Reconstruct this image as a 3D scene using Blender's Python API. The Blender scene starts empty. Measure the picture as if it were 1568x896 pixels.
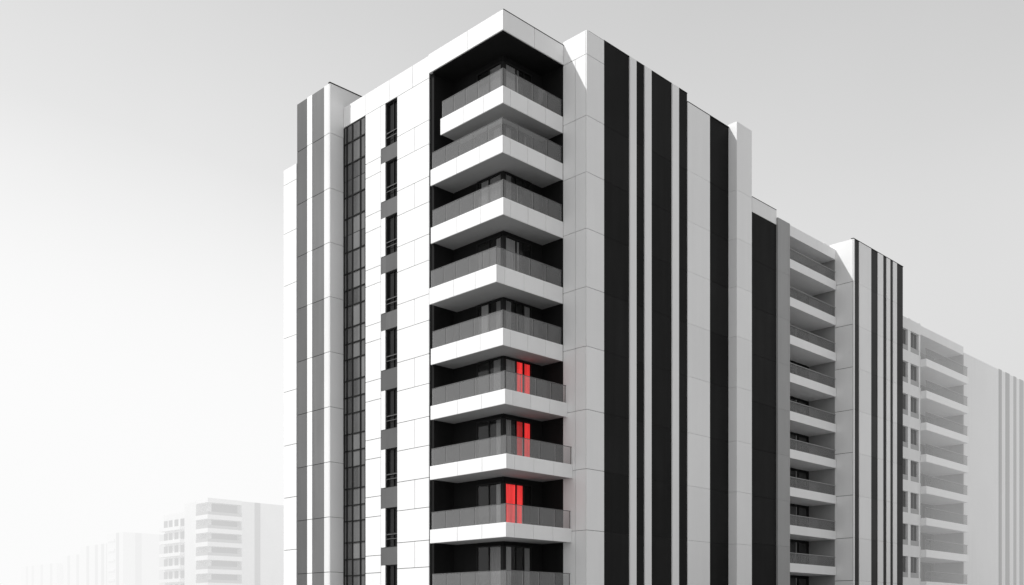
import bpy, math, random
random.seed(7)
EYE=1.7      # camera height; all z below are given relative to eye level
G=-EYE
# ------------------------------------------------------------------ materials
def new_mat(name):
    m=bpy.data.materials.new(name); m.use_nodes=True
    nt=m.node_tree; b=nt.nodes.get("Principled BSDF")
    return m,nt,b
def panel_mat(name,col,rough=0.5,var=0.05,dirt=0.06,spec=0.4,streak=True):
    m,nt,b=new_mat(name)
    N=nt.nodes; L=nt.links
    geo=N.new("ShaderNodeNewGeometry")
    tc=N.new("ShaderNodeTexCoord")
    mp=N.new("ShaderNodeMapping"); mp.inputs["Scale"].default_value=(1.6,1.6,0.12) if streak else (1,1,1)
    L.new(tc.outputs["Object"],mp.inputs["Vector"])
    no=N.new("ShaderNodeTexNoise"); no.inputs["Scale"].default_value=1.2; no.inputs["Detail"].default_value=6
    L.new(mp.outputs[0],no.inputs["Vector"])
    no2=N.new("ShaderNodeTexNoise"); no2.inputs["Scale"].default_value=0.25; no2.inputs["Detail"].default_value=3
    L.new(tc.outputs["Object"],no2.inputs["Vector"])
    r1=N.new("ShaderNodeMapRange"); r1.inputs[3].default_value=1-var; r1.inputs[4].default_value=1+var*0.3
    L.new(geo.outputs["Random Per Island"],r1.inputs[0])
    r2=N.new("ShaderNodeMapRange"); r2.inputs[1].default_value=0.3; r2.inputs[2].default_value=0.7
    r2.inputs[3].default_value=1-dirt; r2.inputs[4].default_value=1.0
    L.new(no.outputs[0],r2.inputs[0])
    r3=N.new("ShaderNodeMapRange"); r3.inputs[1].default_value=0.3; r3.inputs[2].default_value=0.7
    r3.inputs[3].default_value=1-dirt; r3.inputs[4].default_value=1.0
    L.new(no2.outputs[0],r3.inputs[0])
    a=N.new("ShaderNodeMath"); a.operation='MULTIPLY'; L.new(r1.outputs[0],a.inputs[0]); L.new(r2.outputs[0],a.inputs[1])
    c=N.new("ShaderNodeMath"); c.operation='MULTIPLY'; L.new(a.outputs[0],c.inputs[0]); L.new(r3.outputs[0],c.inputs[1])
    s=N.new("ShaderNodeVectorMath"); s.operation='SCALE'; s.inputs[0].default_value=(col,col,col)
    L.new(c.outputs[0],s.inputs["Scale"]); L.new(s.outputs[0],b.inputs["Base Color"])
    b.inputs["Roughness"].default_value=rough
    b.inputs["Specular IOR Level"].default_value=spec
    return m
WHITE=panel_mat("white_cladding",0.87,0.55,0.04,0.03)
OFFW =panel_mat("pale_render",0.80,0.7,0.03,0.05)
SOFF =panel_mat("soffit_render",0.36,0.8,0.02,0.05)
LGREY=panel_mat("light_grey_cladding",0.36,0.5,0.06,0.08)
MGREY=panel_mat("mid_grey_cladding",0.18,0.45,0.12,0.14)
SPAN =panel_mat("spandrel_panel",0.13,0.35,0.2,0.14)
CWG  =panel_mat("curtain_wall_glass",0.17,0.12,0.55,0.3,0.7)
DARK =panel_mat("charcoal_cladding",0.020,0.6,0.25,0.25,0.06)
DARK2=panel_mat("hazed_charcoal_cladding",0.055,0.6,0.2,0.2,0.1)  # charcoal with distance haze put into the colour, for the far striped tower
DWALL=panel_mat("dark_recess_wall",0.015,0.7,0.1,0.15,0.08)  # charcoal walls, with the balcony shadow also put into the dark base
JOINT=panel_mat("joint_backing",0.04,0.8,0,0.1,0.1)
FRAME=panel_mat("dark_metal",0.016,0.5,0,0.1,0.15)
RAIL =panel_mat("railing_metal",0.10,0.4,0,0.05,0.5)
CURT =panel_mat("grey_curtain",0.42,0.9,0.4,0.2,0.1)
def glasspane(name,base,rough,spec):
    m=panel_mat(name,base,rough,0.6,0.3,spec,streak=False); return m
PANE=glasspane("window_glass",0.085,0.12,.6)
PANE2=glasspane("dark_window_glass",0.015,0.08,.18)
def glass(name,tint,milky,milk_col,refl):
    m,nt,b=new_mat(name); N=nt.nodes;L=nt.links
    out=N.get("Material Output"); N.remove(b)
    t=N.new("ShaderNodeBsdfTransparent"); t.inputs[0].default_value=(tint,tint,tint,1)
    g=N.new("ShaderNodeBsdfGlossy"); g.inputs[0].default_value=(.9,.9,.9,1); g.inputs["Roughness"].default_value=.04
    d=N.new("ShaderNodeBsdfDiffuse"); d.inputs[0].default_value=(milk_col,)*3+(1,)
    lw=N.new("ShaderNodeLayerWeight"); lw.inputs[0].default_value=.5
    pw=N.new("ShaderNodeMath"); pw.operation='POWER'; L.new(lw.outputs["Facing"],pw.inputs[0]); pw.inputs[1].default_value=4
    ma=N.new("ShaderNodeMath"); ma.operation='MULTIPLY_ADD'; L.new(pw.outputs[0],ma.inputs[0]); ma.inputs[1].default_value=.9*refl; ma.inputs[2].default_value=.05*refl
    m1=N.new("ShaderNodeMixShader"); m1.inputs[0].default_value=milky; L.new(t.outputs[0],m1.inputs[1]); L.new(d.outputs[0],m1.inputs[2])
    m2=N.new("ShaderNodeMixShader"); L.new(ma.outputs[0],m2.inputs[0]); L.new(m1.outputs[0],m2.inputs[1]); L.new(g.outputs[0],m2.inputs[2])
    L.new(m2.outputs[0],out.inputs[0]); return m
BGLASS=glass("balustrade_glass",.80,.20,.62,.8)
CGLASS=glass("clear_window_glass",.9,.0,.4,.7)
def red(name,st):
    m,nt,b=new_mat(name)
    N=nt.nodes;L=nt.links
    tc=N.new("ShaderNodeTexCoord"); mp=N.new("ShaderNodeMapping"); mp.inputs["Scale"].default_value=(9,9,.5)
    no=N.new("ShaderNodeTexNoise"); no.inputs["Scale"].default_value=1.0
    L.new(tc.outputs["Object"],mp.inputs[0]); L.new(mp.outputs[0],no.inputs["Vector"])
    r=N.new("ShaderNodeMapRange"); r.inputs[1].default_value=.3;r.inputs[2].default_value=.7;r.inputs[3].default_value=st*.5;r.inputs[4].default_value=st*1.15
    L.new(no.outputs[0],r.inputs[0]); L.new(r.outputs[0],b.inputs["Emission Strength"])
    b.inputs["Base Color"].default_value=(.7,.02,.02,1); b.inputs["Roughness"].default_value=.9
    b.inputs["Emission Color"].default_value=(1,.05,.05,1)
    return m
RED=red("red_curtain_glow",.75); RED2=red("red_curtain_faint_glow",.25)  # emission puts the backlit glow into the cloth; no lamp behind

# ------------------------------------------------------------------ geometry batching
class Building:
    def __init__(s,name):
        s.e=bpy.data.objects.new(name,None); bpy.context.scene.collection.objects.link(s.e)
        s.parts={}
    def part(s,name,mat): 
        return s.parts.setdefault((name,mat.name),([],[],mat,name))
    def box(s,name,mat,x0,x1,y0,y1,z0,z1):
        V,F,_,_=s.part(name,mat); n=len(V); z0+=EYE; z1+=EYE
        V+= [(x0,y0,z0),(x1,y0,z0),(x1,y1,z0),(x0,y1,z0),(x0,y0,z1),(x1,y0,z1),(x1,y1,z1),(x0,y1,z1)]
        F+= [(n,n+3,n+2,n+1),(n+4,n+5,n+6,n+7),(n,n+1,n+5,n+4),(n+1,n+2,n+6,n+5),(n+2,n+3,n+7,n+6),(n+3,n,n+4,n+7)]
    def sheet(s,name,mat,axis,c,a0,a1,z0,z1):
        V,F,_,_=s.part(name,mat); n=len(V); z0+=EYE; z1+=EYE
        if axis=='x': V+=[(c,a1,z0),(c,a0,z0),(c,a0,z1),(c,a1,z1)]
        else: V+=[(a0,c,z0),(a1,c,z0),(a1,c,z1),(a0,c,z1)]
        F.append((n,n+1,n+2,n+3))
    def px(s,name,mat,x,y0,y1,z0,z1,t=.06,g=.017):   # cladding panel facing -X
        s.box(name,mat,x,x+t,y0+g,y1-g,z0+g,z1-g)
    def py(s,name,mat,y,x0,x1,z0,z1,t=.06,g=.013):   # cladding panel facing -Y
        s.box(name,mat,x0+g,x1-g,y,y+t,z0+g,z1-g)
    def curtain(s,name,mat,axis,c,a0,a1,z0,z1):
        V,F,_,_=s.part(name,mat); n0=len(V); k=max(6,int((a1-a0)/.04))
        for i in range(k+1):
            a=a0+(a1-a0)*i/k; o=c+.014*math.sin(i*1.7)
            for z in (z0+EYE,z1+EYE): V.append((o,a,z) if axis=='x' else (a,o,z))
        for i in range(k): n=n0+2*i; F.append((n,n+2,n+3,n+1))
    def done(s,bevel=()):
        for (nm,mn),(V,F,mat,name) in s.parts.items():
            me=bpy.data.meshes.new(name); me.from_pydata(V,[],F); me.materials.append(mat); me.update()
            o=bpy.data.objects.new(name,me); bpy.context.scene.collection.objects.link(o); o.parent=s.e
            if name in bevel:
                bv=o.modifiers.new("edge","BEVEL"); bv.width=.02; bv.segments=2

# =================================================================== MAIN TOWER
A=Building("apartment_building")
YR=-1.625     # street plane of the long wing
PX=4.42       # face of the projecting pier
TOP=30.39
# structural backing
A.box("structure",JOINT,.30,1.5,5.62,13.36,G,30.2)
A.box("structure",JOINT,.06,.30,5.62,8.34,G,29.19)
A.box("structure",JOINT,.06,.30,9.39,11.26,G,29.19)
A.box("structure",JOINT,.075,.30,11.26,13.36,G,29.19)
A.box("structure",JOINT,.06,.30,5.62,13.36,29.19,30.2)
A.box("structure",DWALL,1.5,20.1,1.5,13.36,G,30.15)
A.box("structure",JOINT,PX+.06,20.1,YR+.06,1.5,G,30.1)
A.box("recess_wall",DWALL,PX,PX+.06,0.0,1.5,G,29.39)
# ---- left facade
tops=[29.19,25.93,22.84,19.73,16.53,13.16,9.86,6.56,3.37,.2]
bots=[26.76,23.75,20.67,17.48,14.29,10.95,7.69,4.35,1.1,-1.5]
for a,b in ((5.62,7.0),(7.0,9.0),(9.0,11.26),(11.26,13.36)):
    A.px("parapet_panels",WHITE,0,a,b,29.19,TOP)
for k in range(len(tops)):
    t=tops[k]; b=bots[k]
    nt=tops[k+1] if k+1<len(tops) else G
    hi=t-.25 if k>0 else 29.19
    A.px("wall_panels",WHITE,0,5.62,8.34,b+.2,hi)
    if nt-.25<b+.2:
        A.px("wall_panels",WHITE,0,5.62,6.82,nt-.25,b+.2)
        A.px("wall_panels",WHITE,0,6.82,8.34,nt-.25,b+.2)
    A.px("wall_panels",WHITE,0,9.80,11.26,b-.4,t-.4 if k>0 else 29.19)
    A.px("wall_panels",WHITE,0,9.80,11.26,nt-.4,b-.4)
    A.px("wall_panels",WHITE,0,9.39,9.80,b,t)
    A.box("spandrels",SPAN,.03,.29,8.35,9.38,nt,b)
    A.px("spandrels",SPAN,.03,9.382,9.80,nt,b,t=.028,g=0)
    A.sheet("window_glass",PANE2,'x',.20,8.34,9.39,b,t)
    for (y0,y1) in ((8.345,8.41),(9.32,9.385),(8.80,8.85)):
        A.box("window_frames",FRAME,.14,.24,y0,y1,b,t)
    for z in (b,b+.75,t-.06):
        A.box("window_frames",FRAME,.135,.245,8.35,9.38,z+.001,z+.06)
    A.box("window_railings",RAIL,.04,.07,8.36,9.37,b+.45,b+.48)
    A.box("window_railings",RAIL,.04,.07,8.36,9.37,b+.70,b+.74)
# ---- curtain wall strip
ys=[11.26,11.75,12.52,13.06,13.36]
z=29.15; i=0
seq=[.95,1.25,.98]
rows=[]
while z>G:
    h=seq[i%3]*random.choice([1,1,1.04,.96]); rows.append((max(G,z-h),z)); z-=h; i+=1
for (z0,z1) in rows:
    for j in range(4):
        m=CWG if random.random()<.8 else MGREY
        A.px("curtain_wall_glass",m,.05,ys[j],ys[j+1],z0,z1,t=.02,g=.02)
    if random.random()<.8:
        A.box("curtain_wall_frames",FRAME,.0,.055,11.28,13.34,z0-.03,z0+.03)
for y in ys:
    A.box("curtain_wall_frames",FRAME,-.0,.052,y-.04,y+.04,G,29.15)
# ---- left tower
LX=-.965; TT=31.5
A.box("structure",JOINT,LX+.06,12,13.42,16.83,G,TT-.12)
A.box("structure",JOINT,LX+.06,12,16.83,18.27,G,27.8)
stor=[TT]+[28.6,25.4,22.25,19.1,15.9,12.7,9.5,6.3,3.1,0,G]
for k in range(len(stor)-1):
    z1,z0=stor[k],stor[k+1]
    A.px("white_stripes",OFFW,LX,13.42,13.95,z0,z1)
    A.px("grey_stripes",MGREY,LX+.03,13.95,15.16,z0,z1)
    A.px("white_stripes",WHITE,LX,15.16,15.71,z0,z1)
    A.px("grey_stripes",SPAN,LX+.03,15.71,16.83,z0,z1)
    A.py("side_panels",WHITE,13.36,LX,0.0 if z0<28 else 2.5,z0,z1)
for (z1,z0) in zip([27.95,27.0,24.0,20.8,17.6,14.3,11.0,7.8,4.6,1.4],[27.0,24.0,20.8,17.6,14.3,11.0,7.8,4.6,1.4,G]):
    A.px("white_stripes",WHITE,LX,16.83,18.27,z0,z1)
A.py("side_panels",WHITE,13.36,2.5,12,28.6,TT)
A.box("roof_coping",FRAME,LX-.02,12,13.34,13.5,TT,TT+.05)
# ---- balcony stack
A.box("dark_pilaster",DARK,.12,1.5,5.36,5.615,G,29.39)
A.box("roof_canopy_core",WHITE,.0,PX-.005,.0,5.6,29.42,TOP-.03)
for a,b in ((0,2.55),(2.55,5.62)):
    A.box("roof_canopy",WHITE,-.06,.0,a-(.06 if a==0 else -.012),b-.012,29.39,TOP)
for a,b in ((0,2.2),(2.2,PX)):
    A.box("roof_canopy",WHITE,a+.002 if a==0 else a+.012,b-.012,-.06,.0,29.39,TOP)
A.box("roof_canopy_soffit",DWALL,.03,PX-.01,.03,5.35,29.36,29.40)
A.box("roof_coping",FRAME,-.02,PX,-.065,.1,TOP,TOP+.035)
slabs=[ # top z, ox (out to -X), oy (out to -Y), left end, thickness
 (26.68,.0,.0,4.72,.86),(24.23,.02,.0,5.5,.86),(21.16,.0,.02,5.5,.86),(17.73,.45,.0,5.1,.86),
 (14.71,.0,.0,5.5,.86),(11.62,.15,.30,5.35,.74),(8.36,.45,.69,5.05,.72),(5.03,.40,.62,5.1,.72),(1.78,.35,.6,5.1,.72)]
for k,(zt,ox,oy,ye,TH) in enumerate(slabs):
    zb=zt-TH
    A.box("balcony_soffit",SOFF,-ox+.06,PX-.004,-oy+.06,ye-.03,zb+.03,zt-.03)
    L=ye+oy
    cuts=[-oy,-oy+L*.30,-oy+L*.62,ye]
    for j in range(3):
        A.box("balcony_fascia",WHITE,-ox,-ox+.06,cuts[j]+(.0 if j==0 else .008),cuts[j+1]-.008,zb,zt)
    L=PX+ox; cuts=[-ox+.06,-ox+L*.12,-ox+L*.40,-ox+L*.70,PX]
    for j in range(4):
        A.box("balcony_fascia",WHITE,cuts[j]+(.002 if j==0 else .008),cuts[j+1]-.008,-oy,-oy+.06,zb,zt)
    gz0,gz1=zt+.02,zt+.90
    npan=5
    for j in range(npan):
        a=-oy+.1+(ye+oy-.15)*j/npan; b=-oy+.1+(ye+oy-.15)*(j+1)/npan
        A.sheet("balustrade_glass",BGLASS,'x',-ox+.09,a+.012,b-.012,gz0,gz1)
        A.box("balustrade_posts",RAIL,-ox+.11,-ox+.14,b-.015,b+.015,zt,gz1)
    for j in range(4):
        a=-ox+.10+(PX+ox-.12)*j/4; b=-ox+.10+(PX+ox-.12)*(j+1)/4
        A.sheet("balustrade_glass",BGLASS,'y',-oy+.09,a+.012,b-.012,gz0,gz1)
        A.box("balustrade_posts",RAIL,b-.03,b-.005,-oy+.11,-oy+.14,zt,gz1)
    A.box("balustrade_handrail",RAIL,-ox+.08,-ox+.11,-oy+.08,ye-.05,gz1,gz1+.03)
    A.box("balustrade_handrail",RAIL,-ox+.112,PX-.01,-oy+.08,-oy+.11,gz1,gz1+.03)
    ceil=(29.36 if k==0 else slabs[k-1][0]-slabs[k-1][4])
    h=min(2.3,ceil-zt-.08); w0=zt; w1=zt+h
    rp=[(1.60,2.33),(2.40,2.90),(2.95,3.45)]
    lp=[(1.60,2.45),(2.52,3.35)]
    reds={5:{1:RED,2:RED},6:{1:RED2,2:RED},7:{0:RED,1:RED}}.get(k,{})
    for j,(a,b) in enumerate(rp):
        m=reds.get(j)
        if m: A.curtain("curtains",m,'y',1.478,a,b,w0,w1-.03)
        elif j==0 or random.random()<.35: A.curtain("curtains",CURT,'y',1.478,a,b-random.choice((0,.3)),w0,w1-.03)
        A.sheet("balcony_window_glass",CGLASS,'y',1.44,a,b,w0,w1)
    for j,(a,b) in enumerate(lp):
        if j==0 or random.random()<.3: A.curtain("curtains",CURT,'x',1.478,a,b-random.choice((0,.25,.45)),w0,w1-.03)
        A.sheet("balcony_window_glass",CGLASS,'x',1.44,a,b,w0,w1)
    for x in (2.335,2.90,3.45):
        A.box("balcony_window_frames",FRAME,x,x+.06,1.405,1.50,w0,w1)
    for y in (2.45,3.35):
        A.box("balcony_window_frames",FRAME,1.405,1.50,y,y+.07,w0,w1)
    A.box("balcony_window_frames",FRAME,1.40,1.60,1.40,1.60,w0,w1)
    A.box("balcony_window_frames",FRAME,1.60,3.52,1.40,1.50,w1,w1+.07)
    A.box("balcony_window_frames",FRAME,1.40,1.50,1.60,3.42,w1,w1+.07)
# ---- projecting pier and striped right wing
RT=30.6
rj=[RT,26.2,23.3,20.4,17.4,14.35,11.1,8.05,4.9,1.8,G]
for k in range(len(rj)-1):
    z1,z0=rj[k],rj[k+1]
    z1s=z1
    if k==0:
        A.px("pier_panels",WHITE,PX,YR+.06,0,z1-1.25,z1); z1s=z1-1.25
        A.py("pier_panels",WHITE,YR,PX,5.83,z1-1.25,z1)
    A.px("pier_panels",WHITE,PX,YR+.06,-.85,z0,z1s,g=.012)
    A.px("pier_panels",WHITE,PX,-.85,0,z0,z1s,g=.012)
    A.py("pier_panels",WHITE,YR,PX,5.83,z0,z1s)
    for a,b in ((5.83,7.96),(8.52,9.27),(9.86,11.79),(12.42,13.31)):
        A.py("charcoal_stripes",DARK,YR+.04,a,b,z0,z1,t=.05,g=.008)
    if k==0: z1=30.13
    A.py("charcoal_stripes",DARK,YR+.03,15.56,17.58,z0,z1,t=.05,g=.008)
    A.py("wing_panels",WHITE,YR,13.31,15.56,z0,z1,g=.006)
for a,b in ((7.96,8.52),(9.27,9.86),(11.79,12.42)):
    A.box("white_fins",WHITE,a,b,YR-.03,YR+.09,G,RT+.01)
for i,(z0,z1) in enumerate(zip(rj[1:],[30.32]+rj[1:-1])):
    A.box("wing_pier",WHITE,17.58,19.25,YR-.55,YR+.06,z0+.006,z1-.006)
    A.box("wing_pier",WHITE,19.25,20.14,YR,YR+.06,z0+.006,z1-.006)
A.box("roof_coping",FRAME,5.83,13.31,YR+.02,YR+.2,RT+.012,RT+.05)
A.box("roof_coping",FRAME,13.31,17.58,YR-.01,YR+.2,30.13,30.17)
A.box("roof_coping",FRAME,PX+.2,5.83,YR+.03,YR+.2,RT,RT+.03)
A.box("roof_parapet",OFFW,5.83,13.3,YR+.3,1.5,30.1,30.4)
A.done(bevel=("balcony_fascia","roof_canopy"))

# =================================================================== SECOND BLOCK
B=Building("apartment_building")
B.box("structure",JOINT,20.14,24.57,YR+.06,11,G,25.9)
B.box("parapet",WHITE,20.15,23.05,YR-.02,YR+.4,25.78,26.7)
B.box("roof_coping",FRAME,20.15,23.05,YR-.03,YR+.2,26.7,26.74)
bj=[25.78]+[25.78-2.95*i for i in range(1,9)]+[G]
for k in range(len(bj)-1):
    z1,z0=bj[k],bj[k+1]
    if z0>=z1: continue
    B.py("charcoal_panels",DARK,YR,20.14,23.05,z0,z1,g=.008)
    B.py("grey_pier",LGREY,YR-.12,23.05,24.57,z0,z1+(.45 if k==0 else 0),t=.18,g=.004)
RX0,RX1=24.57,31.01
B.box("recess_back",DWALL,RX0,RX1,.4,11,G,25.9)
B.box("roof_slab",WHITE,RX0-.0,RX1-.003,YR,.6,25.55,26.25)
B.box("recess_side",LGREY,RX1-.05,RX1,YR+.05,.4,G,25.55)
def balcony_floor(b,x0,x1,zt,th,out,yb,win=True,rh=.66):
    b.box("balcony_slabs",WHITE,x0,x1-.06,YR-out,yb,zt-th,zt)
    n=int((x1-x0)/.14)
    for i in range(n):
        x=x0+.05+i*.14
        b.box("balcony_railings",RAIL,x,x+.018,YR-out+.05,YR-out+.068,zt,zt+rh)
    b.box("balcony_railings",LGREY,x0,x1-.06,YR-out+.035,YR-out+.085,zt+rh,zt+rh+.04)
    b.sheet("balcony_railing_glass",BGLASS,'y',YR-out+.09,x0+.02,x1-.08,zt,zt+rh-.01)
    if win:
        w=(x1-x0)/5
        for i in range(4):
            xa=x0+.5+i*w*1.15
            b.box("balcony_windows",PANE,xa,xa+w*.8,yb-.03,yb-.01,zt,zt+1.7)
            b.box("balcony_windows",LGREY if i==2 else FRAME,xa+w*.8,xa+w*.8+.08,yb-.06,yb-.005,zt,zt+1.72)
for k in range(11):
    zt=24.0-2.49*k
    if zt-.6<G: break
    balcony_floor(B,RX0+.01,RX1,zt,.58,.06,.4)
# striped tower
YC=-2.945
B.box("structure",JOINT,31.07,38.92,YC+.06,11,G,26.5)
cols=[WHITE,DARK2,WHITE,DARK2,WHITE,DARK2,WHITE,DARK2,WHITE,DARK2]
xs=[31.01,31.20,31.85,33.69,34.72,35.60,36.12,36.75,37.19,37.86,38.92]
cj=[26.7]+[26.7-2.95*i for i in range(1,10)]+[G]
for k in range(len(cj)-1):
    z1,z0=cj[k],cj[k+1]
    if z0>=z1: continue
    B.px("side_panels",WHITE,31.01,YC+.06,YR+.7,z0,z1)
    B.px("side_panels",WHITE,31.01,YR+.7,.4,z0,z1)
    for j in range(10):
        B.py("stripe_"+("dark" if cols[j]==DARK2 else "white"),cols[j],YC+(.03 if cols[j]==DARK2 else 0),xs[j],xs[j+1],z0,z1,g=.006)
B.box("side_panels",WHITE,30.3,31.0,YR+.5,.4,26.26,26.7)
B.box("roof_coping",FRAME,31.0,38.92,YC-.01,YC+.2,26.7,26.74)
B.box("end_wall",OFFW,38.86,38.92,YC+.1,YR,G,26.5)
B.done()

# =================================================================== THIRD BLOCK
C=Building("apartment_building")
C.box("structure",OFFW,38.93,45.1,YR+.25,11,G,24.1)
for k in range(11):
    z1=23.1-2.53*k; z0=z1-1.65
    if z0<G: break
    for a,b in ((39.6,40.9),(41.5,42.8),(43.3,44.8)):
        C.box("windows",PANE2,a,b,YR+.22,YR+.24,z0,z1)
        C.box("window_frames",RAIL,(a+b)/2-.03,(a+b)/2+.03,YR+.17,YR+.245,z0,z1)
        C.box("window_frames",LGREY,a,b,YR+.02,YR+.06,z0,z0+.4)
    C.box("wall_bands",OFFW,38.94,45.1,YR,YR+.25,z1,z1+.88)
for a,b in ((38.94,39.6),(40.9,41.5),(42.8,43.3),(44.8,45.1)):
    C.box("wall_piers",OFFW,a,b,YR+.03,YR+.248,G,24.05)
C.box("recess_back",SPAN,45.1,53.8,.9,11,G,23.6)
C.box("roof_slab",OFFW,45.1,53.8,YR,.6,23.2,23.9)
for k in range(9):
    balcony_floor(C,45.12,53.75,21.2-2.53*k,.6,.45,.9,rh=.8)
C.box("recess_side",LGREY,53.7,53.8,YR,.9,G,23.2)
C.box("striped_wing",OFFW,53.8,95,YR-.05,11,G,23.4)
x=61.9; i=0
while x<94:
    C.box("grey_stripes",MGREY,x,x+(1.0 if i%2 else .7),YR-.08,YR,G,23.45); x+=(1.7,2.1,1.6,2.4)[i%4]; i+=1
C.done()

# =================================================================== DISTANT BLOCKS
D=Building("apartment_building")
x0,y0,T=78.7,175.8,28.9
D.box("structure",OFFW,x0+8.6,x0+55,y0,y0+24,G,T)
D.box("structure",OFFW,x0+2.2,x0+8.6,y0+2.2,y0+11,G,T)
D.box("recess_wall",SPAN,x0+2.1,x0+8.6,y0+2.1,y0+2.2,G,T-.5)
D.box("structure",OFFW,x0+.0,x0+2.2,y0+5.5,y0+11,G,T-.3)
D.box("structure",OFFW,x0+1.2,x0+8.6,y0+11,y0+24,G,T-2)
D.box("roof_slab",WHITE,x0,x0+8.6,y0,y0+5.5,T-.9,T+.1)
for k in range(10):
    zt=T-3.9-3.1*k
    if zt<G: break
    D.box("balcony_slabs",WHITE,x0-.2,x0+8.6,y0-.3,y0+5.5,zt-.8,zt+.2)
    D.box("balcony_railings",LGREY,x0-.1,x0+8.5,y0-.2,y0-.1,zt,zt+.9)
    D.box("balcony_railings",LGREY,x0-.1,x0-.0,y0-.1,y0+5.4,zt,zt+.9)
    D.box("balcony_slabs",WHITE,x0-.2,x0+1.2,y0+13,y0+23.5,zt-2.3,zt-1.5)
    for yy in (13.5,16.5,19.5,22):
        D.box("windows",SPAN,x0+1.12,x0+1.2,y0+yy,y0+yy+1.8,zt-1.4,zt+.4)
for xx in (12,20,22,33):
    D.box("grey_stripes",LGREY,x0+xx,x0+xx+1.5,y0-.05,y0,G,T)
D.done()
E=Building("apartment_building")
x0,y0=104.3,277.5
E.box("structure",OFFW,x0,x0+60,y0,y0+12,G,29.5)
E.box("structure",OFFW,x0+2,x0+60,y0+12,y0+38,G,27.0)
E.box("structure",OFFW,x0+5,x0+60,y0+38,y0+62,G,25.0)
E.box("structure",OFFW,x0+3,x0+60,y0+62,y0+97,G,22.5)
for yy,xx,t in ((3,0,29.5),(15,2,27),(19,2,27),(24,2,27),(31,2,27),(41,5,25),(47,5,25),(55,5,25),(66,3,22.5),(75,3,22.5),(84,3,22.5),(90,3,22.5)):
    E.box("grey_stripes",MGREY,x0+xx-.1,x0+xx,y0+yy,y0+yy+2.0,G,t)
for k in range(8):
    E.box("balcony_slabs",WHITE,x0-.4,x0,y0+6,y0+11,27-3.2*k,27.7-3.2*k)
for xx in (4,12,20,23):
    E.box("grey_stripes",LGREY,x0+xx,x0+xx+2.0,y0-.1,y0,G,29.5)
E.done()

# =================================================================== GROUND
me=bpy.data.meshes.new("ground"); S=3000
me.from_pydata([(-S,-S,0),(S,-S,0),(S,S,0),(-S,S,0)],[],[(0,1,2,3)])
gr=bpy.data.objects.new("ground",me); bpy.context.scene.collection.objects.link(gr)
me.materials.append(panel_mat("pale_paving",.32,.8,0,.2,.2,streak=False))

# =================================================================== HAZE (boxes whose volume absorbs and glows in place of scattered light)
def haze(x0,x1,y0,y1,z1,dens,rad):
    me=bpy.data.meshes.new("haze")
    z0=.01
    V=[(x0,y0,z0),(x1,y0,z0),(x1,y1,z0),(x0,y1,z0),(x0,y0,z1),(x1,y0,z1),(x1,y1,z1),(x0,y1,z1)]
    me.from_pydata(V,[],[(0,3,2,1),(4,5,6,7),(0,1,5,4),(1,2,6,5),(2,3,7,6),(3,0,4,7)])
    o=bpy.data.objects.new("haze",me); bpy.context.scene.collection.objects.link(o)
    m,nt,b=new_mat("haze"); N=nt.nodes;L=nt.links; out=N.get("Material Output"); N.remove(b)
    ab=N.new("ShaderNodeVolumeAbsorption"); ab.inputs[0].default_value=(0,0,0,1); ab.inputs[1].default_value=dens
    em=N.new("ShaderNodeEmission"); em.inputs[0].default_value=(rad,rad,rad,1); em.inputs[1].default_value=dens
    ad=N.new("ShaderNodeAddShader"); L.new(ab.outputs[0],ad.inputs[0]); L.new(em.outputs[0],ad.inputs[1]); L.new(ad.outputs[0],out.inputs["Volume"])
    me.materials.append(m)
haze(39.3,420,-90,60,38,.021,.72)
haze(-500,500,100,700,70,.0105,.97)

# =================================================================== LIGHT
el=math.radians(48); az=math.radians(36)
sd=(-math.cos(az)*math.cos(el),math.sin(az)*math.cos(el),math.sin(el))   # direction towards the sun
sun=bpy.data.lights.new("sun",'SUN'); sun.energy=3.5; sun.angle=math.radians(.6); sun.color=(1,.998,.993)
so=bpy.data.objects.new("sun",sun); bpy.context.scene.collection.objects.link(so)
from mathutils import Vector
so.rotation_euler=Vector(sd).to_track_quat('Z','Y').to_euler(); so.location=(-40,20,60)
w=bpy.data.worlds.new("World"); bpy.context.scene.world=w; w.use_nodes=True
N=w.node_tree.nodes;L=w.node_tree.links; bg=N["Background"]
sky=N.new("ShaderNodeTexSky"); sky.sky_type='NISHITA'; sky.sun_disc=False; sky.sun_elevation=el
sky.sun_rotation=math.atan2(sd[0],sd[1]); sky.dust_density=4
bw=N.new("ShaderNodeRGBToBW"); L.new(sky.outputs[0],bw.inputs[0])
tc=N.new("ShaderNodeTexCoord"); sp=N.new("ShaderNodeSeparateXYZ"); L.new(tc.outputs["Generated"],sp.inputs[0])
cr=N.new("ShaderNodeValToRGB"); L.new(sp.outputs[2],cr.inputs[0]); r=cr.color_ramp
def setc(e,v): e.color=(v,v,v,1)
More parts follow.
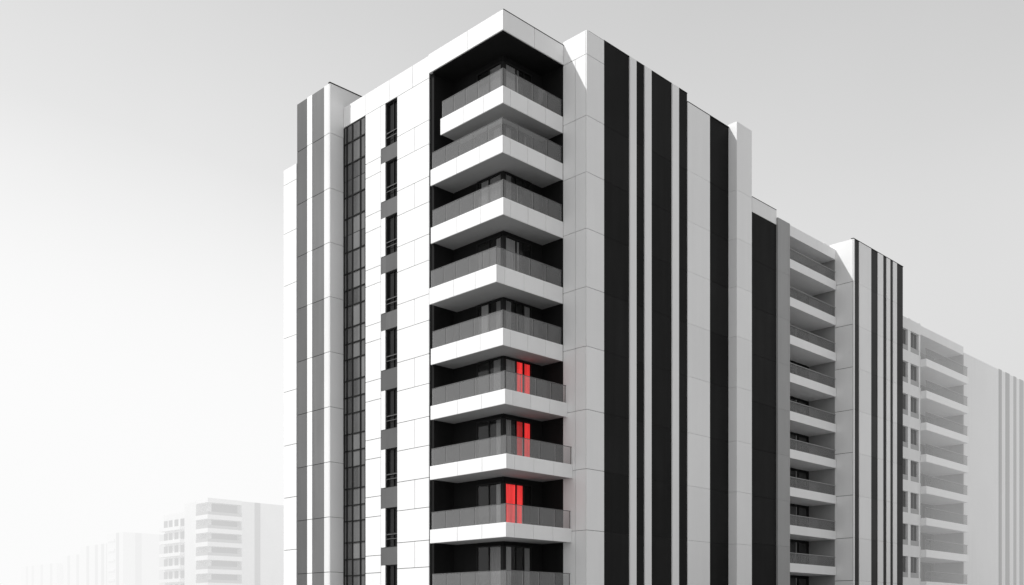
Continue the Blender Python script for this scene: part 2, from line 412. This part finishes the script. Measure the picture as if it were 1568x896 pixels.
r.elements[0].position=0.0; setc(r.elements[0],.98)
r.elements[1].position=1.0; setc(r.elements[1],.56)
for p,v in ((.12,.95),(.3,.84),(.52,.66)):
    e=r.elements.new(p); setc(e,v)
dt=N.new("ShaderNodeVectorMath"); dt.operation='DOT_PRODUCT'; dt.inputs[1].default_value=(-.707,.707,0); L.new(tc.outputs["Generated"],dt.inputs[0])
mr=N.new("ShaderNodeMapRange"); mr.inputs[1].default_value=-.5; mr.inputs[2].default_value=.5; mr.inputs[3].default_value=.84; mr.inputs[4].default_value=1.06
L.new(dt.outputs["Value"],mr.inputs[0])
no=N.new("ShaderNodeTexNoise"); no.inputs["Scale"].default_value=2.2; no.inputs["Detail"].default_value=4
L.new(tc.outputs["Generated"],no.inputs["Vector"])
mn=N.new("ShaderNodeMapRange"); mn.inputs[1].default_value=.3;mn.inputs[2].default_value=.7;mn.inputs[3].default_value=.97;mn.inputs[4].default_value=1.03
L.new(no.outputs[0],mn.inputs[0])
m1=N.new("ShaderNodeMath"); m1.operation='MULTIPLY'; L.new(cr.outputs[0],m1.inputs[0]); L.new(mr.outputs[0],m1.inputs[1])
m2=N.new("ShaderNodeMath"); m2.operation='MULTIPLY'; L.new(m1.outputs[0],m2.inputs[0]); L.new(mn.outputs[0],m2.inputs[1])
m3=N.new("ShaderNodeMath"); m3.operation='MULTIPLY_ADD'; L.new(bw.outputs[0],m3.inputs[0]); m3.inputs[1].default_value=.012; L.new(m2.outputs[0],m3.inputs[2])
L.new(m3.outputs[0],bg.inputs[0]); bg.inputs[1].default_value=1.0

# =================================================================== CAMERA
cam=bpy.data.cameras.new("camera"); co=bpy.data.objects.new("camera",cam); bpy.context.scene.collection.objects.link(co)
co.location=(-35.04,-35.67,EYE); co.rotation_euler=(math.radians(90),0,math.radians(-45))
cam.sensor_width=36; cam.lens=35.59; cam.shift_y=.325; cam.clip_end=5000
bpy.context.scene.camera=co
vs=bpy.context.scene.view_settings; vs.view_transform='Standard'; vs.look='None'; vs.exposure=0; vs.gamma=1
